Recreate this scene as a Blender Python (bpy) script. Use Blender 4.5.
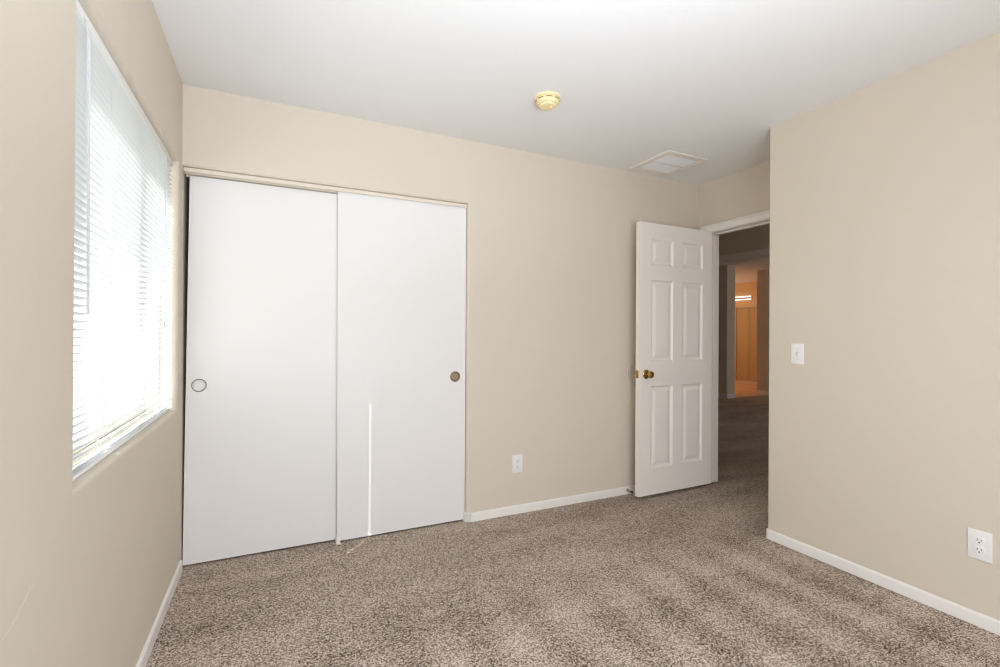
import bpy, bmesh, math, random
from mathutils import Vector, Matrix
random.seed(4)
for o in list(bpy.data.objects): bpy.data.objects.remove(o)
scene = bpy.context.scene
COL = scene.collection

# ------------------------------------------------------------------ camera
cam_d = bpy.data.cameras.new('camera')
cam = bpy.data.objects.new('camera', cam_d); COL.objects.link(cam)
cam_d.sensor_fit = 'HORIZONTAL'; cam_d.sensor_width = 36.0
cam_d.lens = 36.0 * 472.518 / 1000.0
cam_d.clip_start = 0.02; cam_d.clip_end = 200
YAW, PIT, ROL = (math.radians(v) for v in (25.4954, -0.1245, 0.3446))
F = Vector((math.sin(YAW)*math.cos(PIT), math.cos(YAW)*math.cos(PIT), -math.sin(PIT)))
R = Vector((math.cos(YAW), -math.sin(YAW), 0)); U = R.cross(F)
R2 = R*math.cos(ROL) + U*math.sin(ROL); U2 = -R*math.sin(ROL) + U*math.cos(ROL)
M = Matrix((R2, U2, -F)).transposed().to_4x4(); M.translation = Vector((0, 0, 1.1988))
cam.matrix_world = M
scene.camera = cam

# ------------------------------------------------------------------ world, sun, room light, exposure
world = bpy.data.worlds.new('sky'); scene.world = world
world.use_nodes = True
wn = world.node_tree.nodes; wl = world.node_tree.links; wn.clear()
w_out = wn.new('ShaderNodeOutputWorld'); w_bg = wn.new('ShaderNodeBackground')
w_tc = wn.new('ShaderNodeTexCoord'); w_sep = wn.new('ShaderNodeSeparateXYZ'); w_ramp = wn.new('ShaderNodeValToRGB')
wl.new(w_tc.outputs['Generated'], w_sep.inputs[0]); wl.new(w_sep.outputs['Z'], w_ramp.inputs[0])
w_ramp.color_ramp.elements[0].position = 0.0; w_ramp.color_ramp.elements[0].color = (1.0, 0.99, 0.96, 1)
w_ramp.color_ramp.elements[1].position = 0.7; w_ramp.color_ramp.elements[1].color = (0.78, 0.9, 1.0, 1)
wl.new(w_ramp.outputs[0], w_bg.inputs[0]); wl.new(w_bg.outputs[0], w_out.inputs[0])
w_bg.inputs[1].default_value = 2.3
world.cycles.sampling_method = 'NONE'

SUN_H = Vector((0.682, 0.731)); SUN_T = 0.717          # travels +x +y and down
sun_d = bpy.data.lights.new('sun', 'SUN'); sun = bpy.data.objects.new('sun', sun_d); COL.objects.link(sun)
sun_d.energy = 10.5; sun_d.angle = math.radians(0.1); sun_d.color = (1.0, 0.98, 0.95)
sun.rotation_euler = Vector((SUN_H.x, SUN_H.y, -SUN_T)).to_track_quat('-Z', 'Y').to_euler()
sun.location = (-6, -6, 6)

def area(name, loc, direction, sx, sy, energy, color):
    d = bpy.data.lights.new(name, 'AREA'); o = bpy.data.objects.new(name, d); COL.objects.link(o)
    d.shape = 'RECTANGLE'; d.size = sx; d.size_y = sy; d.energy = energy; d.color = color
    o.location = loc; o.rotation_euler = Vector(direction).to_track_quat('-Z', 'Y').to_euler()
    return o
# photographer's lamp bounced off the ceiling; unseen fill light added behind the camera
bl_ = area('bounce_lamp', (0.55, -0.22, 1.25), (0.02, 0.6, 1), 0.7, 0.5, 26.0, (0.785, 0.875, 1.0))
bl_.data.spread = math.radians(112)
area('rear_fill', (0.55, -0.86, 1.05), (0.06, 1, -0.06), 1.7, 1.5, 54.0, (0.81, 0.893, 1.0))

scene.view_settings.view_transform = 'Standard'
scene.view_settings.look = 'None'
scene.view_settings.exposure = 0.0
scene.view_settings.gamma = 1.0
scene.view_settings.use_curve_mapping = False
scene.cycles.max_bounces = 12
scene.cycles.diffuse_bounces = 8
scene.cycles.transparent_max_bounces = 12
scene.cycles.sample_clamp_indirect = 1.5
scene.cycles.use_denoising = True
scene.cycles.filter_width = 1.2

# ------------------------------------------------------------------ materials
def srgb(r, g, b):
    f = lambda c: (c/255/12.92) if c/255 <= 0.04045 else ((c/255+0.055)/1.055)**2.4
    return (f(r), f(g), f(b), 1)

def material(name, color, rough=0.6, metal=0.0, bump=None, spec=0.5):
    m = bpy.data.materials.new(name); m.use_nodes = True
    n = m.node_tree.nodes; l = m.node_tree.links; b = n['Principled BSDF']
    b.inputs['Base Color'].default_value = color; b.inputs['Roughness'].default_value = rough
    b.inputs['Metallic'].default_value = metal; b.inputs['Specular IOR Level'].default_value = spec
    if bump:
        scale, strength, dist = bump
        tc = n.new('ShaderNodeTexCoord'); no = n.new('ShaderNodeTexNoise'); bp = n.new('ShaderNodeBump')
        no.inputs['Scale'].default_value = scale; no.inputs['Detail'].default_value = 3
        bp.inputs['Strength'].default_value = strength; bp.inputs['Distance'].default_value = dist
        l.new(tc.outputs['Object'], no.inputs['Vector']); l.new(no.outputs['Fac'], bp.inputs['Height'])
        l.new(bp.outputs['Normal'], b.inputs['Normal'])
    return m

M_WALL = material('wall_paint', srgb(215, 205, 190), 0.75, bump=(55, 0.12, 0.004), spec=0.25)
M_CEIL = material('ceiling_paint', srgb(235, 234, 233), 0.85, bump=(70, 0.15, 0.004), spec=0.2)
M_TRIM = material('trim_paint', srgb(238, 234, 229), 0.4, spec=0.4)
M_DOOR = material('door_paint', srgb(242, 236, 229), 0.42, bump=(180, 0.05, 0.002), spec=0.4)
M_CLOSET = material('closet_door_paint', srgb(233, 231, 229), 0.45, spec=0.4)
M_TRACK = material('track_enamel', srgb(222, 212, 197), 0.45)
M_PLATE = material('plate_plastic', srgb(240, 238, 235), 0.35)
M_DARK = material('dark_slot', srgb(45, 40, 36), 0.6)
M_BRASS = material('brass', srgb(186, 152, 98), 0.25, 1.0)
M_RIM = material('pull_rim', srgb(120, 117, 112), 0.35, 0.6)
M_TAN = material('pull_dark_reflection', srgb(158, 141, 120), 0.4, 0.7)  # dark carpet reflection painted into the pull's colour
M_STEEL = material('brushed_nickel', srgb(190, 178, 160), 0.35, 1.0)
M_CUP = material('pull_pale_reflection', srgb(225, 223, 220), 0.4)  # bright reflection painted into the pull as white
M_YELLOW = material('aged_plastic', srgb(240, 221, 172), 0.5)
M_GRILLE = material('grille_enamel', srgb(244, 246, 248), 0.5)
M_GFRAME = material('grille_frame_enamel', srgb(226, 220, 210), 0.5)
M_RUBBER = material('rubber', srgb(70, 58, 50), 0.7)
M_CORD = material('cord', srgb(205, 205, 203), 0.7)
M_WAND = material('wand_plastic', srgb(205, 207, 210), 0.25)
M_RAIL = material('rail_enamel', srgb(236, 236, 234), 0.4)
M_VINYL = material('window_vinyl', srgb(235, 235, 232), 0.4)
M_STUCCO = material('stucco', srgb(205, 190, 165), 0.9, bump=(40, 0.4, 0.01))
M_YARD = material('yard_concrete', srgb(190, 184, 172), 0.9, bump=(12, 0.3, 0.01))
M_BATH = material('bath_paint', srgb(215, 180, 135), 0.6)
M_CHROME = material('chrome', srgb(215, 215, 215), 0.15, 1.0)

def slat_material():
    m = bpy.data.materials.new('slat_vinyl'); m.use_nodes = True
    n = m.node_tree.nodes; l = m.node_tree.links; n.clear()
    out = n.new('ShaderNodeOutputMaterial'); mix = n.new('ShaderNodeMixShader')
    d = n.new('ShaderNodeBsdfDiffuse'); t = n.new('ShaderNodeBsdfTranslucent')
    d.inputs[0].default_value = (0.75, 0.76, 0.77, 1); t.inputs[0].default_value = (0.80, 0.83, 0.86, 1)
    mix.inputs[0].default_value = 0.20
    l.new(d.outputs[0], mix.inputs[1]); l.new(t.outputs[0], mix.inputs[2]); l.new(mix.outputs[0], out.inputs[0])
    return m
M_SLAT = slat_material()

def glass_material(name, tint=(0.96, 0.98, 0.97, 1), gloss=0.06):
    m = bpy.data.materials.new(name); m.use_nodes = True
    n = m.node_tree.nodes; l = m.node_tree.links; n.clear()
    out = n.new('ShaderNodeOutputMaterial'); mix = n.new('ShaderNodeMixShader')
    t = n.new('ShaderNodeBsdfTransparent'); g = n.new('ShaderNodeBsdfGlossy')
    t.inputs[0].default_value = tint; g.inputs['Roughness'].default_value = 0.02
    mix.inputs[0].default_value = gloss
    l.new(t.outputs[0], mix.inputs[1]); l.new(g.outputs[0], mix.inputs[2]); l.new(mix.outputs[0], out.inputs[0])
    return m
M_GLASS = glass_material('window_glass')

def carpet_material():
    m = bpy.data.materials.new('carpet'); m.use_nodes = True
    n = m.node_tree.nodes; l = m.node_tree.links; b = n['Principled BSDF']
    b.inputs['Roughness'].default_value = 1.0; b.inputs['Specular IOR Level'].default_value = 0.05
    tc = n.new('ShaderNodeTexCoord')
    v = n.new('ShaderNodeTexVoronoi'); v.inputs['Scale'].default_value = 260
    no = n.new('ShaderNodeTexNoise'); no.inputs['Scale'].default_value = 160; no.inputs['Detail'].default_value = 4
    no.inputs['Roughness'].default_value = 0.7
    big = n.new('ShaderNodeTexNoise'); big.inputs['Scale'].default_value = 2.6; big.inputs['Detail'].default_value = 3
    mp = n.new('ShaderNodeMapping'); mp.inputs['Scale'].default_value = (0.45, 1.6, 1); mp.inputs['Rotation'].default_value = (0, 0, math.radians(-28))
    l.new(tc.outputs['Object'], v.inputs['Vector']); l.new(tc.outputs['Object'], no.inputs['Vector'])
    l.new(tc.outputs['Object'], mp.inputs['Vector']); l.new(mp.outputs[0], big.inputs['Vector'])
    sep = n.new('ShaderNodeSeparateColor'); l.new(v.outputs['Color'], sep.inputs[0])
    a1 = n.new('ShaderNodeMath'); a1.operation = 'MULTIPLY'; a1.inputs[1].default_value = 0.55
    l.new(sep.outputs[0], a1.inputs[0])
    a2 = n.new('ShaderNodeMath'); a2.operation = 'MULTIPLY_ADD'; a2.inputs[1].default_value = 0.75
    l.new(no.outputs['Fac'], a2.inputs[0]); l.new(a1.outputs[0], a2.inputs[2])
    a3 = n.new('ShaderNodeMath'); a3.operation = 'MULTIPLY_ADD'; a3.inputs[1].default_value = 0.30
    l.new(big.outputs['Fac'], a3.inputs[0]); l.new(a2.outputs[0], a3.inputs[2])
    # vacuum-cleaner lanes brushed into the pile, fading out towards the closet wall
    wv = n.new('ShaderNodeTexWave'); wv.wave_type = 'BANDS'; wv.bands_direction = 'X'
    wv.inputs['Scale'].default_value = 1.122; wv.inputs['Distortion'].default_value = 1.6; wv.inputs['Detail'].default_value = 2
    wv.inputs['Detail Scale'].default_value = 1.2; wv.inputs['Phase Offset'].default_value = 2.4
    l.new(tc.outputs['Object'], wv.inputs['Vector'])
    sy = n.new('ShaderNodeSeparateXYZ'); l.new(tc.outputs['Object'], sy.inputs[0])
    mk = n.new('ShaderNodeMapRange'); mk.interpolation_type = 'SMOOTHSTEP'
    for k, val in (('From Min', 1.6), ('From Max', 2.15), ('To Min', 0.10), ('To Max', 0.0)): mk.inputs[k].default_value = val
    l.new(sy.outputs['Y'], mk.inputs['Value'])
    a4 = n.new('ShaderNodeMath'); a4.operation = 'MULTIPLY_ADD'
    wc = n.new('ShaderNodeMath'); wc.operation = 'SUBTRACT'; wc.inputs[1].default_value = 0.5
    l.new(wv.outputs['Fac'], wc.inputs[0]); l.new(wc.outputs[0], a4.inputs[0]); l.new(mk.outputs['Result'], a4.inputs[1])
    ad = n.new('ShaderNodeMath'); ad.operation = 'ADD'; ad.inputs[1].default_value = 0.10
    l.new(a3.outputs[0], ad.inputs[0]); l.new(ad.outputs[0], a4.inputs[2]); a3 = a4
    rp = n.new('ShaderNodeValToRGB'); e = rp.color_ramp.elements
    e[0].position = 0.52; e[0].color = srgb(70, 55, 46)
    e[1].position = 1.22; e[1].color = srgb(226, 211, 197)
    x = rp.color_ramp.elements.new(0.85); x.color = srgb(158, 141, 127)
    # ramp clamps at 1, so scale the sum into 0..1
    sc = n.new('ShaderNodeMath'); sc.operation = 'MULTIPLY'; sc.inputs[1].default_value = 1/1.4
    l.new(a3.outputs[0], sc.inputs[0])
    for el, p in zip(sorted(rp.color_ramp.elements, key=lambda k: k.position), (0.46, 0.62, 0.79)): el.position = p
    l.new(sc.outputs[0], rp.inputs[0]); l.new(rp.outputs[0], b.inputs['Base Color'])
    bp = n.new('ShaderNodeBump'); bp.inputs['Strength'].default_value = 0.5; bp.inputs['Distance'].default_value = 0.012
    l.new(a2.outputs[0], bp.inputs['Height']); l.new(bp.outputs['Normal'], b.inputs['Normal'])
    return m
M_CARPET = carpet_material()

def tile_material():
    m = bpy.data.materials.new('bath_tile'); m.use_nodes = True
    n = m.node_tree.nodes; l = m.node_tree.links; b = n['Principled BSDF']
    tc = n.new('ShaderNodeTexCoord'); br = n.new('ShaderNodeTexBrick')
    br.offset = 0.0; br.inputs['Scale'].default_value = 1.0
    br.inputs['Brick Width'].default_value = 0.33; br.inputs['Row Height'].default_value = 0.33
    br.inputs['Mortar Size'].default_value = 0.006
    br.inputs['Color1'].default_value = srgb(222, 186, 150); br.inputs['Color2'].default_value = srgb(214, 176, 140)
    br.inputs['Mortar'].default_value = srgb(170, 130, 95)
    l.new(tc.outputs['Object'], br.inputs['Vector']); l.new(br.outputs['Color'], b.inputs['Base Color'])
    b.inputs['Roughness'].default_value = 0.35
    return m
M_TILE = tile_material()

def emission(name, color, strength):
    m = bpy.data.materials.new(name); m.use_nodes = True
    n = m.node_tree.nodes; l = m.node_tree.links; n.clear()
    out = n.new('ShaderNodeOutputMaterial'); e = n.new('ShaderNodeEmission')
    e.inputs[0].default_value = color; e.inputs[1].default_value = strength
    l.new(e.outputs[0], out.inputs[0])
    return m
M_GLOW = emission('rail_glare', (1.0, 0.88, 0.70, 1), 1.6)  # emission standing in for glare on a rail

# ------------------------------------------------------------------ mesh helpers
def bx(bm, x0, x1, y0, y1, z0, z1, bevel=0.0, seg=2):
    r = bmesh.ops.create_cube(bm, size=1.0)
    for v in r['verts']:
        v.co = Vector((x0 + (v.co.x+.5)*(x1-x0), y0 + (v.co.y+.5)*(y1-y0), z0 + (v.co.z+.5)*(z1-z0)))
    if bevel:
        es = {e for v in r['verts'] for e in v.link_edges}
        bmesh.ops.bevel(bm, geom=list(es), offset=bevel, segments=seg, profile=0.5, affect='EDGES', clamp_overlap=True)
    return r

def lathe(bm, profile, center, axis='Z', n=40, sx=1.0, sy=1.0):
    """profile: (radius, height) pairs spun around the axis through center."""
    rot = {'Z': Matrix.Identity(3), 'Y': Matrix.Rotation(math.radians(90), 3, 'X'), 'X': Matrix.Rotation(math.radians(90), 3, 'Y')}[axis]
    c = Vector(center); rings = []
    for r, hgt in profile:
        if r < 1e-6: rings.append([bm.verts.new(c + rot @ Vector((0, 0, hgt)))])
        else: rings.append([bm.verts.new(c + rot @ Vector((r*sx*math.cos(2*math.pi*k/n), r*sy*math.sin(2*math.pi*k/n), hgt))) for k in range(n)])
    for a, b in zip(rings, rings[1:]):
        for k in range(n):
            q = [a[k % len(a)], a[(k+1) % len(a)], b[(k+1) % len(b)], b[k % len(b)]]
            u = []
            for v in q:
                if v not in u: u.append(v)
            if len(u) >= 3: bm.faces.new(u)
    bmesh.ops.recalc_face_normals(bm, faces=bm.faces)

def tube(bm, pts, r, n=8):
    pts = [Vector(p) for p in pts]; rings = []
    for i, p in enumerate(pts):
        t = (pts[min(i+1, len(pts)-1)] - pts[max(i-1, 0)]).normalized()
        a = t.orthogonal().normalized() if i == 0 else (prev - t*prev.dot(t)).normalized()
        prev = a; b = t.cross(a)
        rings.append([bm.verts.new(p + a*r*math.cos(2*math.pi*k/n) + b*r*math.sin(2*math.pi*k/n)) for k in range(n)])
    for a, b in zip(rings, rings[1:]):
        for k in range(n): bm.faces.new((a[k], a[(k+1) % n], b[(k+1) % n], b[k]))
    bm.faces.new(rings[0][::-1]); bm.faces.new(rings[-1])

def grid_wall(bm, plane, us, zs, holes, thick, round_r=0.0, seg=5, face=+1):
    """A wall with real openings. plane = ('x', value) or ('y', value) of the face seen; us / zs are cell limits;
    holes = set of empty (i, j) cells; the wall grows away from the room by thick (signed along the plane's axis)."""
    ax, val = plane
    P = (lambda u, z, d: Vector((val+d, u, z))) if ax == 'x' else (lambda u, z, d: Vector((u, val+d, z)))
    nu, nz = len(us)-1, len(zs)-1
    V = {}
    def vert(i, j, k):
        if (i, j, k) not in V: V[(i, j, k)] = bm.verts.new(P(us[i], zs[j], thick*k))
        return V[(i, j, k)]
    solid = {(i, j) for i in range(nu) for j in range(nz)} - set(holes)
    rim = []
    for (i, j) in solid:
        for k in (0, 1): bm.faces.new([vert(i, j, k), vert(i+1, j, k), vert(i+1, j+1, k), vert(i, j+1, k)])
        for (di, dj, a, b) in ((-1, 0, (i, j), (i, j+1)), (1, 0, (i+1, j), (i+1, j+1)), (0, -1, (i, j), (i+1, j)), (0, 1, (i, j+1), (i+1, j+1))):
            if (i+di, j+dj) in solid: continue
            bm.faces.new([vert(*a, 0), vert(*b, 0), vert(*b, 1), vert(*a, 1)])
            if (i+di, j+dj) in holes: rim.append((V[(*a, 0)], V[(*b, 0)]))
    bmesh.ops.recalc_face_normals(bm, faces=bm.faces)
    if round_r:
        es = [e for e in bm.edges if any(set(e.verts) == set(p) for p in rim)]
        bmesh.ops.bevel(bm, geom=es, offset=round_r, segments=seg, profile=0.5, affect='EDGES')

def link(name, bm, mat, parent=None, smooth=False, origin=None):
    me = bpy.data.meshes.new(name)
    if origin is not None: bmesh.ops.translate(bm, verts=bm.verts, vec=-Vector(origin))
    bm.to_mesh(me); bm.free()
    for mm in (mat if isinstance(mat, (list, tuple)) else [mat]): me.materials.append(mm)
    o = bpy.data.objects.new(name, me); COL.objects.link(o)
    if origin is not None: o.location = origin
    if smooth:
        for p in me.polygons: p.use_smooth = True
        try: me.set_sharp_from_angle(angle=math.radians(35))
        except Exception: pass
    if parent is not None: o.parent = parent
    return o

def struct(name, bm, mat, parent=None, smooth=False, label=None, category=None):
    o = link(name, bm, mat, parent, smooth)
    if parent is None: o['kind'] = 'structure'
    if label: o['label'] = label
    if category: o['category'] = category
    return o

def thing(name, label, category, loc=(0, 0, 0), group=None):
    o = bpy.data.objects.new(name, None); COL.objects.link(o)
    o.location = loc; o['label'] = label; o['category'] = category
    o.empty_display_size = 0.05
    if group: o['group'] = group
    return o

def part(name, bm, mat, parent, smooth=True, label=None):
    """bm is in world coordinates; the parent chain here only translates."""
    p, off = parent, Vector((0, 0, 0))
    while p is not None: off += Vector(p.location); p = p.parent
    bmesh.ops.translate(bm, verts=bm.verts, vec=-off)
    o = link(name, bm, mat, parent, smooth)
    if label: o['label'] = label
    return o

N = bmesh.new

# ------------------------------------------------------------------ room shell
XL, YB, XR, YC, XD, ZC = -0.4225, 2.8138, 2.6507, 1.849, 3.1533, 2.44
YREAR = -0.95
XH = XD + 0.115                 # hall side of the door wall
SILL, HEAD, WY0, WY1 = 0.826, 2.025, 1.434, 2.735

bm = N(); bx(bm, XL-0.25, 11.6, YREAR-0.1, 9.6, -0.1, 0.0); struct('floor', bm, M_CARPET)
bm = N(); bx(bm, XL-0.25, 4.56, YREAR-0.1, 9.6, ZC, ZC+0.1); struct('ceiling', bm, M_CEIL)

# left wall with the window opening, rounded plaster corners and a thin settled crack below the window corner
bm = N()
grid_wall(bm, ('x', XL), [YREAR-0.1, WY0, WY1, 3.7], [0, SILL, HEAD, ZC], {(1, 1)}, -0.235, 0.016, 5)
crack = [(1.424, .818), (1.385, .785), (1.352, .768), (1.325, .763), (1.305, .752), (1.270, .733), (1.235, .708), (1.212, .701),
         (1.185, .690), (1.150, .672), (1.102, .660), (1.04, .628), (0.96, .60)]
for (a, b) in zip(crack, crack[1:]):
    d = Vector((0, b[0]-a[0], b[1]-a[1])).normalized(); nrm = Vector((0, -d.z, d.y))*0.0015
    A, B = Vector((XL-.0002, *a)), Vector((XL-.0002, *b)); up = Vector((0.0005, 0, 0))
    v = [bm.verts.new(q) for q in (A-nrm, A+up, A+nrm, B-nrm, B+up, B+nrm)]
    bm.faces.new((v[0], v[1], v[4], v[3])); bm.faces.new((v[1], v[2], v[5], v[4]))
struct('wall_left', bm, M_WALL, smooth=True)

# back wall with the closet opening
JX = 1.113                      # closet jamb
bm = N()
grid_wall(bm, ('y', YB), [XL, JX, XD+0.115], [0, 2.036, ZC], {(0, 0)}, 0.17, 0.018, 5)
struct('wall_back', bm, M_WALL, smooth=True)
bm = N(); bx(bm, XL, 1.6, 3.55, 3.65, 0, ZC); bx(bm, 1.5, 1.6, YB+0.17, 3.55, 0, ZC); struct('wall_closet', bm, M_WALL)

# right wall: a solid block whose free end returns to the door wall
bm = N(); r = bx(bm, XR, XD+0.115, YREAR-0.1, YC, 0, ZC)
es = [e for e in bm.edges if all(abs(v.co.x-XR) < 1e-5 and abs(v.co.y-YC) < 1e-5 for v in e.verts)]
bmesh.ops.bevel(bm, geom=es, offset=0.009, segments=5, profile=0.5, affect='EDGES')
struct('wall_right', bm, M_WALL, smooth=True)

# door wall in the alcove
DY0, DY1, DZ = 1.935, 2.717, 2.036
bm = N(); grid_wall(bm, ('x', XD), [YC, DY0-.02, DY1+.02, YB], [0, DZ+.02, ZC], {(1, 0)}, 0.115)
struct('wall_alcove', bm, M_WALL)

# rear wall behind the camera
bm = N(); bx(bm, XL-0.235, XD+0.115, YREAR-0.12, YREAR, 0, ZC); struct('wall_rear', bm, M_WALL)

def window(name, axis, val, u0, u1, z0, z1, mid):
    """vinyl frame with one meeting rail and two panes"""
    bm = N(); fw, fd = 0.045, 0.05
    def b(ua, ub, za, zb, d0=0.0, d1=fd):
        if axis == 'x': bx(bm, val+d0, val+d1, ua, ub, za, zb, 0.004)
        else: bx(bm, ua, ub, val+d0, val+d1, za, zb, 0.004)
    b(u0, u1, z0, z0+fw); b(u0, u1, z1-fw, z1); b(u0, u0+fw, z0+fw, z1-fw); b(u1-fw, u1, z0+fw, z1-fw)
    b(mid-0.02, mid+0.02, z0+fw, z1-fw)
    if axis == 'x': bx(bm, val-0.058, val, u1-0.012, u1-0.0005, z0+.001, z1-.001); bx(bm, val+fd, val+fd+.05, u1-0.012, u1-0.0005, z0+.001, z1-.001)
    f = struct(name, bm, M_VINYL)
    for (a, c) in ((u0+fw, mid-0.02), (mid+0.02, u1-fw)):
        bm = N()
        if axis == 'x': bx(bm, val+0.022, val+0.026, a, c, z0+fw, z1-fw)
        else: bx(bm, a, c, val+0.022, val+0.026, z0+fw, z1-fw)
        link('pane', bm, M_GLASS, f)
    return f
window('window_1', 'x', XL-0.175, WY0, WY1, SILL, HEAD, 2.12)

bm = N(); bx(bm, -30, XL-0.25, -30, 30, -0.25, -0.15); struct('ground', bm, M_YARD)

# ------------------------------------------------------------------ hall and the rooms beyond the doorway
HX = 4.50
bm = N(); grid_wall(bm, ('x', HX), [-1.0, 3.0, 3.86, 9.6], [0, 2.03, 2.75], {(1, 0)}, 0.115); struct('wall_hall', bm, M_WALL)
bm = N(); bx(bm, XH, HX, YREAR-0.1, YREAR, 0, ZC); bx(bm, XH, HX, 5.5, 5.6, 0, ZC); bx(bm, XD+.115-.1, XH, YB, 5.6, 0, ZC); struct('wall_hall_end', bm, M_WALL)
CF = 2.56
bm = N(); bx(bm, HX+0.1, 11.6, YREAR-0.1, 9.6, CF, CF+0.1); struct('ceiling_beyond', bm, M_CEIL)
BY = 6.30
bm = N(); bx(bm, 7.82, 8.045, BY, BY+1.3, 0, CF); struct('wall_bedroom_corner', bm, M_WALL)
bm = N(); bx(bm, 9.01, 11.6, BY, BY+0.24, 0, CF); struct('wall_bedroom', bm, M_WALL)
bm = N(); bx(bm, HX+.115, 7.9, 7.6, 7.7, 0, CF); struct('wall_bedroom_back', bm, M_WALL)
bm = N(); bx(bm, HX+.115, 11.6, 0.4, 0.5, 0, CF); bx(bm, 11.5, 11.6, 0.5, 6.3, 0, CF); struct('wall_bedroom_far', bm, M_WALL)
bm = N(); bx(bm, 10.9, 11.0, 6.54, 9.6, 0, 2.33); bx(bm, 10.84, 11.0, 6.54, 9.6, 2.33, CF); bx(bm, 7.9, 11.0, 9.5, 9.6, 0, CF); bx(bm, 7.9, 8.0, 7.6, 9.6, 0, CF)
struct('wall_bathroom', bm, M_BATH)
bm = N(); bx(bm, 8.045, 9.01, BY+0.02, BY+0.12, 0, 0.006); bx(bm, 8.0, 10.9, BY+0.12, 9.5, 0, 0.006); struct('floor_bathroom', bm, M_TILE)

def casing(bm, side, x, y0, y1, z1, w=0.058, t=0.016):
    """flat casing with an eased edge around an opening in a wall at x; side -1 faces the room"""
    xa, xb = (x-t, x) if side < 0 else (x, x+t)
    bx(bm, xa, xb, y0-w, y0, 0, z1+w, 0.004); bx(bm, xa, xb, y1, y1+w, 0, z1+w, 0.004); bx(bm, xa, xb, y0, y1, z1, z1+w, 0.004)
    xa2, xb2 = (x-t*1.35, x) if side < 0 else (x, x+t*1.35)
    bx(bm, xa2, xb2, y0-w, y0-w+.016, 0, z1+w, 0.003); bx(bm, xa2, xb2, y1+w-.016, y1+w, 0, z1+w, 0.003); bx(bm, xa2, xb2, y0-w+.016, y1+w-.016, z1+w-.016, z1+w, 0.003)
bm = N(); casing(bm, -1, XD, DY0-.005, DY1+.005, DZ-.008); casing(bm, 1, XH, DY0-.005, DY1+.005, DZ-.008); struct('trim_1', bm, M_TRIM)
# jamb lining with its stop
bm = N()
for (a, b) in ((DY0-.02, DY0), (DY1, DY1+.02)): bx(bm, XD-.001, XH+.001, a, b, .020, DZ)
bx(bm, XD-.001, XH+.001, DY0-.02, DY1+.02, DZ-.012, DZ+.02)
for (a, b) in ((DY0, DY0+.011), (DY1-.011, DY1)): bx(bm, XD+.045, XD+.078, a, b, .020, DZ-.012, 0.002)
bx(bm, XD+.045, XD+.078, DY0+.011, DY1-.011, DZ-.024, DZ-.012, 0.002)
struct('trim_2', bm, M_TRIM)
bm = N(); casing(bm, -1, HX, 3.0, 3.86, 2.03)
bx(bm, HX-.001, HX+.116, 2.98, 3.0, 0, 2.03); bx(bm, HX-.001, HX+.116, 3.86, 3.88, 0, 2.03); bx(bm, HX-.001, HX+.116, 3.0, 3.86, 2.015, 2.03)
struct('trim_3', bm, M_TRIM)

def board(bm, p, q, inward, hgt=0.055, t=0.012, z0=0.0):
    """baseboard with a rounded top between floor points p and q; inward = unit vector into the room"""
    p = Vector((*p, 0)); q = Vector((*q, 0)); i = Vector((*inward, 0))
    prof = [(0, z0), (t, z0), (t, hgt-.010), (t*.93, hgt-.005), (t*.72, hgt-.0015), (t*.4, hgt), (0, hgt)]
    A = [bm.verts.new(p + i*d + Vector((0, 0, z))) for d, z in prof]; B = [bm.verts.new(q + i*d + Vector((0, 0, z))) for d, z in prof]
    n = len(prof)
    for k in range(n): bm.faces.new((A[k], A[(k+1) % n], B[(k+1) % n], B[k]))
    bm.faces.new(A[::-1]); bm.faces.new(B); bmesh.ops.recalc_face_normals(bm, faces=bm.faces)

bm = N(); board(bm, (XL, YREAR), (XL, YB+.02), (1, 0)); struct('baseboard_left', bm, M_TRIM, smooth=True)
# back baseboard plus the short block that wraps the rounded closet jamb
bm = N(); board(bm, (JX+0.030, YB), (XD, YB), (0, -1))
rr = 0.030
arc = [(JX+rr - rr*math.sin(t)*1.0, YB+rr - rr*math.cos(t)) for t in [k*math.pi/16 for k in range(9)]]
for a, b in zip(arc[:-1], arc[1:]):
    mid = Vector(((a[0]+b[0])/2-(JX+rr), (a[1]+b[1])/2-(YB+rr))).normalized()
    board(bm, a, b, (mid.x, mid.y), .058, .0135)
struct('baseboard_back', bm, M_TRIM, smooth=True)
bm = N(); board(bm, (XR, YREAR), (XR, YC-.012), (-1, 0))
arc = [(XR+.012-.012*math.cos(t), YC-.012+.012*math.sin(t)) for t in [k*math.pi/10 for k in range(6)]]
for a, b in zip(arc[:-1], arc[1:]):
    mid = Vector(((a[0]+b[0])/2-(XR+.012), (a[1]+b[1])/2-(YC-.012))).normalized()
    board(bm, a, b, (mid.x, mid.y))
board(bm, (XR+.012, YC), (XD, YC), (0, 1)); struct('baseboard_right', bm, M_TRIM, smooth=True)
bm = N(); board(bm, (XL, YREAR), (XR, YREAR), (0, 1)); struct('baseboard_rear', bm, M_TRIM, smooth=True)
bm = N(); board(bm, (7.808, BY), (8.045, BY), (0, -1), .085); board(bm, (7.82, BY-.012), (7.82, 7.6), (-1, 0), .085); board(bm, (9.01, BY+.24), (9.01, BY), (-1, 0), .085); board(bm, (9.01, BY), (11.5, BY), (0, -1), .085)
struct('baseboard_bedroom', bm, M_TRIM)

# closet head track: fascia, top plate and inner lip
bm = N()
bx(bm, XL+.003, JX-.001, 2.831, 2.836, 2.0115, 2.0325, 0.0012)
bx(bm, XL+.003, JX-.001, 2.836, 2.905, 2.029, 2.0345)
bx(bm, XL+.003, JX-.001, 2.866, 2.869, 2.010, 2.029)
bx(bm, XL+.003, JX-.001, 2.902, 2.905, 2.004, 2.029)
bx(bm, XL+.003, JX-.001, 2.8298, 2.831, 2.0118, 2.0165, 0.0005)
struct('trim_4', bm, M_TRACK)

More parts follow.
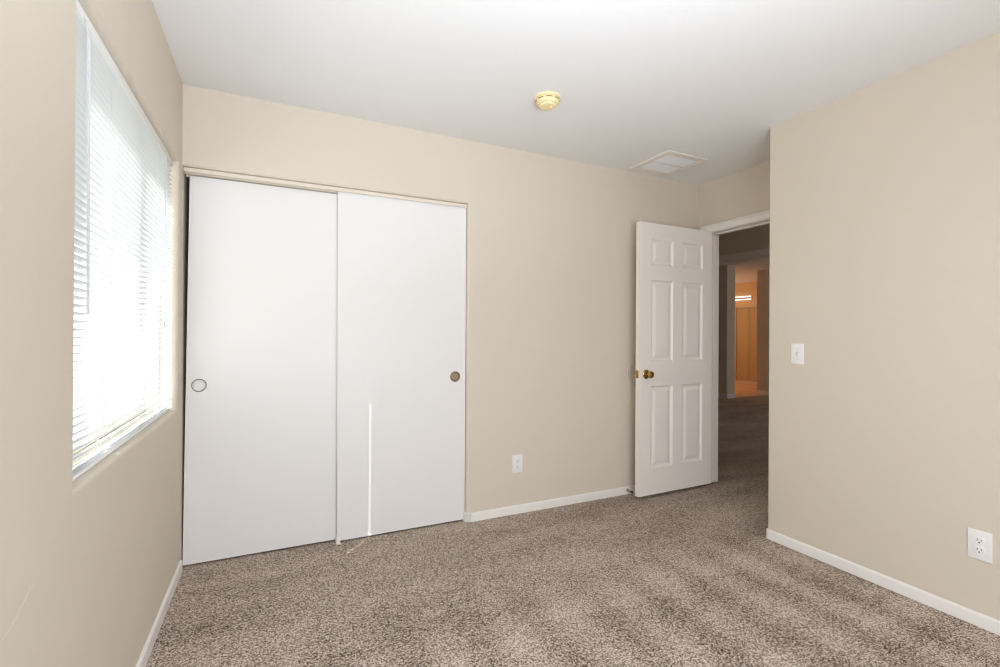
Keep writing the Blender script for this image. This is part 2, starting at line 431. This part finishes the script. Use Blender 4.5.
# ------------------------------------------------------------------ closet doors
def closet_door(name, label, corners, y0, t, pull_xz, pull_mat):
    """corners: (x, z) of BL, BR, TR, TL of the face; the pull is a recessed cup with a raised rim set into a real hole"""
    base = ((corners[0][0]+corners[1][0])/2, y0+t/2, corners[0][1])
    root = thing(name, label, 'closet door', base); root['kind'] = 'thing'
    px, pz = pull_xz; n = 40; r = 0.0275
    bm = N()
    ring = [bm.verts.new((px + r*math.cos(2*math.pi*k/n), y0, pz + r*math.sin(2*math.pi*k/n))) for k in range(n)]
    C = [bm.verts.new((x, y0, z)) for x, z in corners]
    Bk = [bm.verts.new((x, y0+t, z)) for x, z in corners]
    # face with a hole: four fans, each owning a quarter of the ring
    q = n//4
    quarters = [(C[2], range(0, q+1)), (C[3], range(q, 2*q+1)), (C[0], range(2*q, 3*q+1)), (C[1], range(3*q, 4*q+1))]
    for c, ks in quarters:
        ks = list(ks)
        for a, b in zip(ks, ks[1:]): bm.faces.new((c, ring[a % n], ring[b % n]))
    for (c1, c2, k) in ((C[2], C[3], q), (C[3], C[0], 2*q), (C[0], C[1], 3*q), (C[1], C[2], 0)): bm.faces.new((c1, ring[k], c2))
    inner = [bm.verts.new(v.co + Vector((0, t*0.6, 0))) for v in ring]
    for k in range(n): bm.faces.new((ring[k], ring[(k+1) % n], inner[(k+1) % n], inner[k]))
    for k in range(4): bm.faces.new((C[k], C[(k+1) % 4], Bk[(k+1) % 4], Bk[k]))
    bm.faces.new(Bk); bmesh.ops.recalc_face_normals(bm, faces=bm.faces)
    part('panel', bm, M_CLOSET, root, smooth=False)
    bm = N()
    lathe(bm, [(0.0335, 0.0), (0.0335, 0.0016), (0.0318, 0.0028), (0.0285, 0.0028), (0.0268, 0.0012), (0.0262, -0.006), (0.0235, -0.0095), (0.0, -0.0098)], (px, y0, pz), 'Y', 44)
    fp = part('finger_pull', bm, pull_mat, root)
    bm = N()
    lathe(bm, [(0.0340, 0.0), (0.0340, 0.0026), (0.0325, 0.0038), (0.0305, 0.0038), (0.0292, 0.0026), (0.0292, 0.0)], (px, y0, pz), 'Y', 44)
    part('rim', bm, M_RIM if pull_mat is M_CUP else M_TAN, fp)
    return root
DF, DB = 2.842, 2.872
cd1 = closet_door('closet_door', 'white flat sliding closet door nearest the window wall, with pale round pull',
                  [(-0.417, .010), (0.352, .010), (0.352, 2.004), (-0.398, 2.004)], DB, 0.020, (-0.351, 0.927), M_CUP)
cd2 = closet_door('closet_door', 'white flat sliding closet door with a dashed sunlight streak, overlapping the other door',
                  [(0.330, .010), (1.1095, .010), (1.1095, 2.020), (0.322, 2.020)], DF, 0.020, (1.040, 0.929), M_TAN)
cd1.children[1]['label'] = 'recessed round pull painted with a pale reflection, grey rim'
cd2.children[1]['label'] = 'recessed round metal pull, dark reflection painted tan'
# edge strip along the leading edge of the front door
bm = N(); v0 = [(0.3295, .010), (0.3425, .010), (0.3345, 2.016), (0.3215, 2.016)]
A = [bm.verts.new((x, DF-.0018, z)) for x, z in v0]; B = [bm.verts.new((x, DF+.0005, z)) for x, z in v0]
bm.faces.new(A); bm.faces.new(B)
for k in range(4): bm.faces.new((A[k], A[(k+1) % 4], B[(k+1) % 4], B[k]))
bmesh.ops.recalc_face_normals(bm, faces=bm.faces); part('edge_strip', bm, M_CLOSET, cd2, smooth=False)

gd = thing('door_guide', 'small white plastic floor guide on the carpet where the two closet doors overlap', 'door guide', (0.338, 2.845, 0))
bm = N(); bx(bm, 0.323, 0.347, 2.815, 2.912, 0.0, 0.006, 0.002); part('base', bm, M_PLATE, gd)
for (a, b) in ((2.828, 2.836), (2.8635, 2.8705), (2.894, 2.900)):
    bm = N(); bx(bm, 0.325, 0.345, a, b, 0.006, 0.036, 0.002); part('fin', bm, M_PLATE, gd)

# ------------------------------------------------------------------ six-panel hinged door, open against the back wall
door = bpy.data.objects.new('door_1', None); COL.objects.link(door)
door['kind'] = 'structure'; door['label'] = 'white six-panel door standing open into the room, brass round knob'; door['category'] = 'door'
HXD, HYD, Z0, Z1, DW, DT = 3.142, 2.669, 0.026, 2.027, 0.757, 0.035
door.location = (HXD, HYD, 0); door.rotation_euler = (0, 0, math.radians(0.9))
# door space: x from -DW (free edge) to 0 (hinge), y 0 = seen face, y DT = face towards the wall
PX = [(-DW+.113, -DW+.335), (-.325, -.106)]
PZ = [(0.219, 0.826), (1.008, 1.608), (1.719, 1.912)]
def door_slab():
    bm = N()
    xs = sorted({-DW, 0.0, *[v for p in PX for v in p]}); zs = sorted({Z0, Z1, *[v for p in PZ for v in p]})
    V = {}
    def vert(x, y, z):
        k = (round(x, 5), round(y, 5), round(z, 5))
        if k not in V: V[k] = bm.verts.new((x, y, z))
        return V[k]
    for (yf, s) in ((0.0, 1), (DT, -1)):
        for xa, xb in zip(xs, xs[1:]):
            for za, zb in zip(zs, zs[1:]):
                if (xa, xb) in PX and (za, zb) in PZ:
                    rings = []
                    for inset, dep in ((0, 0), (.005, .0045), (.012, .0105), (.020, .0120), (.025, .0115), (.046, .0040), (.052, .0035)):
                        rings.append([vert(xa+inset, yf+s*dep, za+inset), vert(xb-inset, yf+s*dep, za+inset), vert(xb-inset, yf+s*dep, zb-inset), vert(xa+inset, yf+s*dep, zb-inset)])
                    for a, b in zip(rings, rings[1:]):
                        for k in range(4): bm.faces.new((a[k], a[(k+1) % 4], b[(k+1) % 4], b[k]))
                    bm.faces.new(rings[-1])
                else: bm.faces.new((vert(xa, yf, za), vert(xb, yf, za), vert(xb, yf, zb), vert(xa, yf, zb)))
    for za, zb in zip(zs, zs[1:]):
        for x in (-DW, 0.0): bm.faces.new((vert(x, 0, za), vert(x, DT, za), vert(x, DT, zb), vert(x, 0, zb)))
    for xa, xb in zip(xs, xs[1:]):
        for z in (Z0, Z1): bm.faces.new((vert(xa, 0, z), vert(xb, 0, z), vert(xb, DT, z), vert(xa, DT, z)))
    bmesh.ops.recalc_face_normals(bm, faces=bm.faces)
    return bm
link('door_leaf', door_slab(), M_DOOR, door)
KX, KZ = -DW+.066, 0.915
for s, y in ((-1, 0.0), (1, DT)):
    bm = N()
    lathe(bm, [(0.0, 0.0), (0.033, 0.0), (0.033, 0.004), (0.029, 0.008), (0.020, 0.010), (0.013, 0.013)], (0, 0, 0), 'Z', 32)
    lathe(bm, [(0.011, 0.012), (0.0105, 0.030), (0.014, 0.034), (0.022, 0.040), (0.0265, 0.048), (0.0265, 0.055), (0.022, 0.062), (0.012, 0.0655), (0.0, 0.066)], (0, 0, 0), 'Z', 32)
    bmesh.ops.scale(bm, vec=(1, 1, 0.95), verts=bm.verts)
    rot = Matrix.Rotation(math.radians(90 if s < 0 else -90), 3, 'X')
    bmesh.ops.rotate(bm, matrix=rot, verts=bm.verts); bmesh.ops.translate(bm, vec=(KX, y, KZ), verts=bm.verts)
    o = link('door_knob', bm, M_BRASS, door, True)
    o['label'] = 'round brass knob on its rosette'
bm = N(); bx(bm, -DW-.0012, -DW+.001, DT/2-.0125, DT/2+.0125, KZ-.028, KZ+.028, 0.0005)
bx(bm, -DW-.010, -DW, DT/2-.006, DT/2+.006, KZ-.008, KZ+.008, 0.003)
o = link('latch_plate', bm, M_BRASS, door, True); o['label'] = 'brass latch plate'
for hz in (0.22, 1.03, 1.82):
    bm = N(); lathe(bm, [(0.0, 0), (0.006, 0), (0.006, 0.088), (0.0, 0.088)], (0.006, DT+.006, hz), 'Z', 12); link('hinge', bm, M_BRASS, door, True)

# ------------------------------------------------------------------ door stop and wall bumper
ds = thing('door_stop', 'small spring door stop with dark tip on the baseboard behind the open door', 'door stop', (2.405, YB-.012, .034))
bm = N(); lathe(bm, [(0.0, 0), (0.010, 0), (0.010, .004), (0.006, .007), (0, .007)], (2.405, YB-.012, .034), 'Y', 20); part('base', bm, M_STEEL, ds)
bm = N(); hel = [(2.405+.005*math.cos(t*.9), YB-.018-.040*t/60, .034+.005*math.sin(t*.9)) for t in range(0, 61)]
tube(bm, hel, .0012, 6); part('spring', bm, M_STEEL, ds)
bm = N(); lathe(bm, [(0, .046), (0.0075, .046), (0.009, .050), (0.009, .058), (0.006, .062), (0, .062)], (2.405, YB-.012, .034), 'Y', 20); part('rubber_tip', bm, M_RUBBER, ds)

wb = thing('wall_bumper', 'round wall protector painted beige on the wall behind the door knob', 'wall bumper', (2.472, YB, .912))
bm = N(); lathe(bm, [(0.068, 0), (0.068, .002), (0.064, .0045), (0.058, .005), (0.054, .0035), (0, .0035)], (2.472, YB, .912), 'Y', 48); part('disc', bm, M_WALL, wb)
bm = N(); lathe(bm, [(0.045, .0035), (0.045, .0048), (0.043, .0055), (0.041, .0048), (0.041, .0035)], (2.472, YB, .912), 'Y', 48); part('ring', bm, M_WALL, wb)

# ------------------------------------------------------------------ electrical plates
def oriented(bm, loc, facing):
    """plate space: x across, z up, -y out of the wall"""
    if facing == '-x': bmesh.ops.rotate(bm, matrix=Matrix.Rotation(math.radians(-90), 3, 'Z'), verts=bm.verts)
    bmesh.ops.translate(bm, vec=loc, verts=bm.verts)
    return bm
def outlet(label, loc, facing):
    root = thing('wall_outlet', label, 'outlet', loc)
    P = lambda bm: oriented(bm, loc, facing)
    bm = N(); bx(bm, -.0385, .0385, -.0055, 0, -.0605, .0605, 0.0022, 3); part('cover_plate', P(bm), M_PLATE, root)
    for s in (-1, 1):
        bm = N(); lathe(bm, [(0.0175, .0050), (0.0175, .0082), (0.0165, .0090), (0, .0090)], (0, 0, s*.0195), 'Y', 36)
        for v in bm.verts: v.co.z = s*.0195 + max(-.0138, min(.0138, v.co.z - s*.0195))
        rc = part('receptacle', P(bm), M_PLATE, root)
        for (x, w, hh) in ((-.0063, .0024, .0085), (.0063, .0024, .0068)):
            bm = N(); bx(bm, x-w/2, x+w/2, -.0094, -.0088, s*.0195+.0032-hh/2, s*.0195+.0032+hh/2, .0002); part('slot', P(bm), M_DARK, rc)
        bm = N(); lathe(bm, [(0.0027, .0088), (0.0027, .0094), (0, .0094)], (0, 0, s*.0195-.0075), 'Y', 14); part('ground_hole', P(bm), M_DARK, rc)
    bm = N(); lathe(bm, [(0.0032, .0055), (0.0030, .0066), (0, .0070)], (0, 0, 0), 'Y', 16); part('screw', P(bm), M_PLATE, root)
outlet('white duplex outlet low on the right wall above the baseboard, empty', (XR, .9125, .336), '-x')
outlet('white outlet on the back wall between the closet and the open door', (1.476, YB, .333), '-y')

loc = (XR, 1.6735, 1.1005)
sw = thing('light_switch', 'white toggle light switch on the right wall near its outer corner', 'light switch', loc)
bm = N(); bx(bm, -.0355, .0355, -.0055, 0, -.0575, .0575, 0.0022, 3); part('cover_plate', oriented(bm, loc, '-x'), M_PLATE, sw)
bm = N(); bx(bm, -.0055, .0055, -.0062, -.005, -.0125, .0125, .0003); part('toggle_slot', oriented(bm, loc, '-x'), M_CORD, sw)
bm = N(); bx(bm, -.0042, .0042, -.017, -.0055, -.0045, .0045, .0014)
bmesh.ops.rotate(bm, matrix=Matrix.Rotation(math.radians(28), 3, 'X'), verts=bm.verts, cent=(0, -.0055, 0)); part('toggle', oriented(bm, loc, '-x'), M_PLATE, sw)
for z in (-.0302, .0302):
    bm = N(); lathe(bm, [(0.0032, .0055), (0.0028, .0066), (0, .0068)], (0, 0, z), 'Y', 16); part('screw', oriented(bm, loc, '-x'), M_CORD, sw)

# ------------------------------------------------------------------ smoke detector
sx_, sy_ = 1.283, 2.128
sm = thing('smoke_detector', 'yellowed round smoke detector on the white ceiling', 'smoke detector', (sx_, sy_, ZC))
bm = N(); lathe(bm, [(0, 0), (0.069, 0), (0.069, -.009), (0.0675, -.0115), (0.0635, -.012), (0, -.012)], (sx_, sy_, ZC), 'Z', 56); part('mounting_base', bm, M_YELLOW, sm)
bm = N(); lathe(bm, [(0.0600, -.012), (0.0605, -.0165), (0.0585, -.030), (0.052, -.038), (0.047, -.040), (0.0445, -.0395), (0.0435, -.042), (0.041, -.0475), (0.033, -.0505), (0.018, -.052), (0, -.0525)], (sx_, sy_, ZC), 'Z', 56)
hs = part('housing', bm, M_YELLOW, sm)
for k in range(8):
    a0 = math.radians(45*k+8); a1 = math.radians(45*k+37); bm = N()
    for i in range(6):
        t0, t1 = a0+(a1-a0)*i/6, a0+(a1-a0)*(i+1)/6
        vs = []
        for (t, r, z) in ((t0, .0612, -.0175), (t1, .0612, -.0175), (t1, .0611, -.0205), (t0, .0611, -.0205)): vs.append(bm.verts.new((sx_+r*math.cos(t), sy_+r*math.sin(t), ZC+z)))
        vi = []
        for (t, r, z) in ((t0, .057, -.0175), (t1, .057, -.0175), (t1, .057, -.0205), (t0, .057, -.0205)): vi.append(bm.verts.new((sx_+r*math.cos(t), sy_+r*math.sin(t), ZC+z)))
        bm.faces.new(vs)
        for q in range(4): bm.faces.new((vs[q], vs[(q+1) % 4], vi[(q+1) % 4], vi[q]))
    bmesh.ops.recalc_face_normals(bm, faces=bm.faces); part('vent_slot', bm, M_RUBBER, hs)
bm = N(); lathe(bm, [(0.011, -.0515), (0.011, -.0545), (0.009, -.0555), (0, -.0558)], (sx_+.012, sy_-.008, ZC), 'Z', 24); part('test_button', bm, M_YELLOW, sm)

# ------------------------------------------------------------------ ceiling return grille
GX0, GX1, GY0, GY1 = 2.368, 2.736, 2.366, 2.742
gr = thing('ceiling_vent', 'square white return air grille on the ceiling above the open door', 'ceiling vent', ((GX0+GX1)/2, (GY0+GY1)/2, ZC))
def frame_ring(bm, x0, x1, y0, y1, rings):
    L = []
    for ins, z in rings: L.append([bm.verts.new((x, y, ZC+z)) for x, y in ((x0+ins, y0+ins), (x1-ins, y0+ins), (x1-ins, y1-ins), (x0+ins, y1-ins))])
    for a, b in zip(L, L[1:]):
        for k in range(4): bm.faces.new((a[k], a[(k+1) % 4], b[(k+1) % 4], b[k]))
    bmesh.ops.recalc_face_normals(bm, faces=bm.faces)
bm = N(); frame_ring(bm, GX0, GX1, GY0, GY1, [(0, 0), (0.001, -.007), (.005, -.011), (.020, -.011), (.024, -.008), (.030, -.008), (.033, -.010), (.047, -.010), (.049, -.008), (.049, 0), (0, 0)])
part('frame', bm, M_GFRAME, gr, False)
yc = (GY0+GY1)/2
bm = N(); bx(bm, GX0+.049, GX1-.049, yc-.006, yc+.006, -.010+ZC, ZC-.001, .001); part('divider', bm, M_GFRAME, gr)
bm = N(); bx(bm, GX0+.05, GX1-.05, GY0+.05, GY1-.05, ZC-.0015, ZC-.0005); part('backing', bm, M_GRILLE, gr)
for (a, b) in ((GY0+.049, yc-.006), (yc+.006, GY1-.049)):
    bm = N(); n = 13
    for k in range(n):
        y = a + (b-a)*(k+.5)/n
        v = [bm.verts.new(q) for q in ((GX0+.05, y+.0048, ZC-.0085), (GX1-.05, y+.0048, ZC-.0085), (GX1-.05, y-.0048, ZC-.0062), (GX0+.05, y-.0048, ZC-.0062))]
        w = [bm.verts.new(q.co + Vector((0, .0006, .0007))) for q in v]
        bm.faces.new(v); bm.faces.new(w[::-1])
        for q in range(4): bm.faces.new((v[q], v[(q+1) % 4], w[(q+1) % 4], w[q]))
    bmesh.ops.recalc_face_normals(bm, faces=bm.faces); part('louvers', bm, M_GRILLE, gr, False)

# ------------------------------------------------------------------ mini blind
BXC = XL-0.038                       # slat centre plane
BY0, BY1 = WY0+.010, WY1-.016
L1, L2 = 1.800, 2.405                # ladder positions
bl = thing('window_blind', 'white horizontal mini blind hanging closed in the sunlit window', 'blind', (BXC, (BY0+BY1)/2, SILL))
bm = N(); bx(bm, BXC-.014, BXC+.015, BY0-.004, BY1+.004, HEAD-.027, HEAD-.001, .002); part('headrail', bm, M_RAIL, bl)
bm = N(); bx(bm, BXC-.0125, BXC+.0125, BY0, BY1, SILL+.001, SILL+.012, .004, 3); part('bottom_rail', bm, M_RAIL, bl)
bm = N(); pitch, z = 0.0205, SILL+0.030
TILT = math.radians(16)
us_ = [-.0120, -.0080, -.0035, .0035, .0080, .0120]
ys_ = [BY0, L1-.0052, L1+.0052, L2, BY1]
zs_slat = []
first = [SILL+.019, SILL+.030]
z = SILL+.030
while z < HEAD-.045: z += pitch; first.append(z)
for i, z in enumerate(first):
    tilt = TILT if i > 1 else math.radians(20+10*i)
    tilt += random.uniform(-.02, .02); dy = random.uniform(-.002, .002)
    low = z < 1.045
    g = []; hw = .0075 if low else .0020; hy = .0095 if low else .0062
    ys_ = [BY0, L1-hy, L1+hy, L2, BY1]
    us_ = [-.0120, -.0080, -hw, hw, .0080, .0120]
    for y in ys_:
        row = []
        for u in us_:
            crown = .0022*(1-(u/.0125)**2)
            x = u*math.cos(tilt) - crown*math.sin(tilt); zz = u*math.sin(tilt) + crown*math.cos(tilt)
            row.append(bm.verts.new((BXC + x, y+dy, z + zz)))
        g.append(row)
    for a in range(len(ys_)-1):
        for b in range(len(us_)-1):
            if a == 1 and b == 2: continue
            bm.faces.new((g[a][b], g[a+1][b], g[a+1][b+1], g[a][b+1]))
part('slats', bm, M_SLAT, bl)
for y in (L1, L2):
    bm = N()
    for dx in (-.0135, .0135): tube(bm, [(BXC+dx, y-.012, SILL+.016), (BXC+dx, y-.012, HEAD-.026)], .0007, 6)
    part('ladder_cord', bm, M_CORD, bl)
bm = N(); tube(bm, [(BXC+.020, 1.548, HEAD-.030), (BXC+.024, 1.552, HEAD-.075)], .0016, 6); tube(bm, [(BXC+.012, 1.548, HEAD-.016), (BXC+.020, 1.548, HEAD-.030)], .0022, 8)
part('wand_hook', bm, M_CORD, bl)
bm = N(); tube(bm, [(BXC+.024, 1.552, HEAD-.070), (BXC+.026, 1.556, 1.245)], .0042, 6); part('tilt_wand', bm, M_WAND, bl)
bm = N()
for dy in (0, .006): tube(bm, [(BXC+.017, 2.53+dy, HEAD-.02), (BXC+.019, 2.53+dy, 1.6), (BXC+.019, 2.533, 1.25)], .0009, 6)
lathe(bm, [(0, 0.03), (.003, .028), (.005, 0), (0, 0)], (BXC+.019, 2.533, 1.222), 'Z', 12); part('lift_cord', bm, M_CORD, bl)

# ------------------------------------------------------------------ bathroom fittings seen through the doorway
lx, ly0, ly1, lz = 10.90, 8.05, 8.62, 2.17  # glowing bar added for the glare on the shower door's top rail
lb = thing('glare_bar', 'glowing two-tube bar added for rail glare in the orange room beyond the doorway', 'glow bar', (lx, (ly0+ly1)/2, lz))
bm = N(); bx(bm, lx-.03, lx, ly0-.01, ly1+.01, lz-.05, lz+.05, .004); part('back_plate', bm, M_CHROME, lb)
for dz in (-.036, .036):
    bm = N(); lathe(bm, [(0, 0), (.016, 0), (.016, ly1-ly0), (0, ly1-ly0)], (lx-.055, ly1, lz+dz), 'Y', 16); part('glow_tube', bm, M_GLOW, lb)
mr = thing('shower_door', 'glass shower door below the glowing bar in the orange room', 'shower door', (lx-.03, 8.2, 0))
bm = N()
for (a, b, c, d) in ((7.72, 8.50, 1.935, 1.95), (7.72, 8.50, .006, .05), (7.72, 7.74, .05, 1.935), (8.48, 8.50, .05, 1.935)): bx(bm, lx-.05, lx-.02, a, b, c, d, .003)
part('frame', bm, M_GFRAME, mr)
for (a, b, dx) in ((7.73, 8.13, 0), (8.09, 8.49, .009)):
    bm = N(); bx(bm, lx-.040+dx, lx-.034+dx, a, b, .05, 1.936); part('glass_panel', bm, M_GLASS, mr)
d = bpy.data.lights.new('bath_lamp', 'POINT'); o = bpy.data.objects.new('bath_lamp', d); COL.objects.link(o)
d.energy = 30.0; d.color = (1.0, 0.71, 0.47); d.shadow_soft_size = 0.12; o.location = (9.4, 8.7, 1.7)

# unseen fill lights added to brighten the bedroom and the hall
area('bedroom_fill', (7.6, 1.0, 1.6), (0.0, 1, -0.02), 1.2, 1.2, 26.0, (1.0, 0.95, 0.9))
area('hall_fill', (3.9, 0.0, 2.0), (0.05, 1, -0.2), 0.8, 0.6, 6.5, (1.0, 0.93, 0.86))
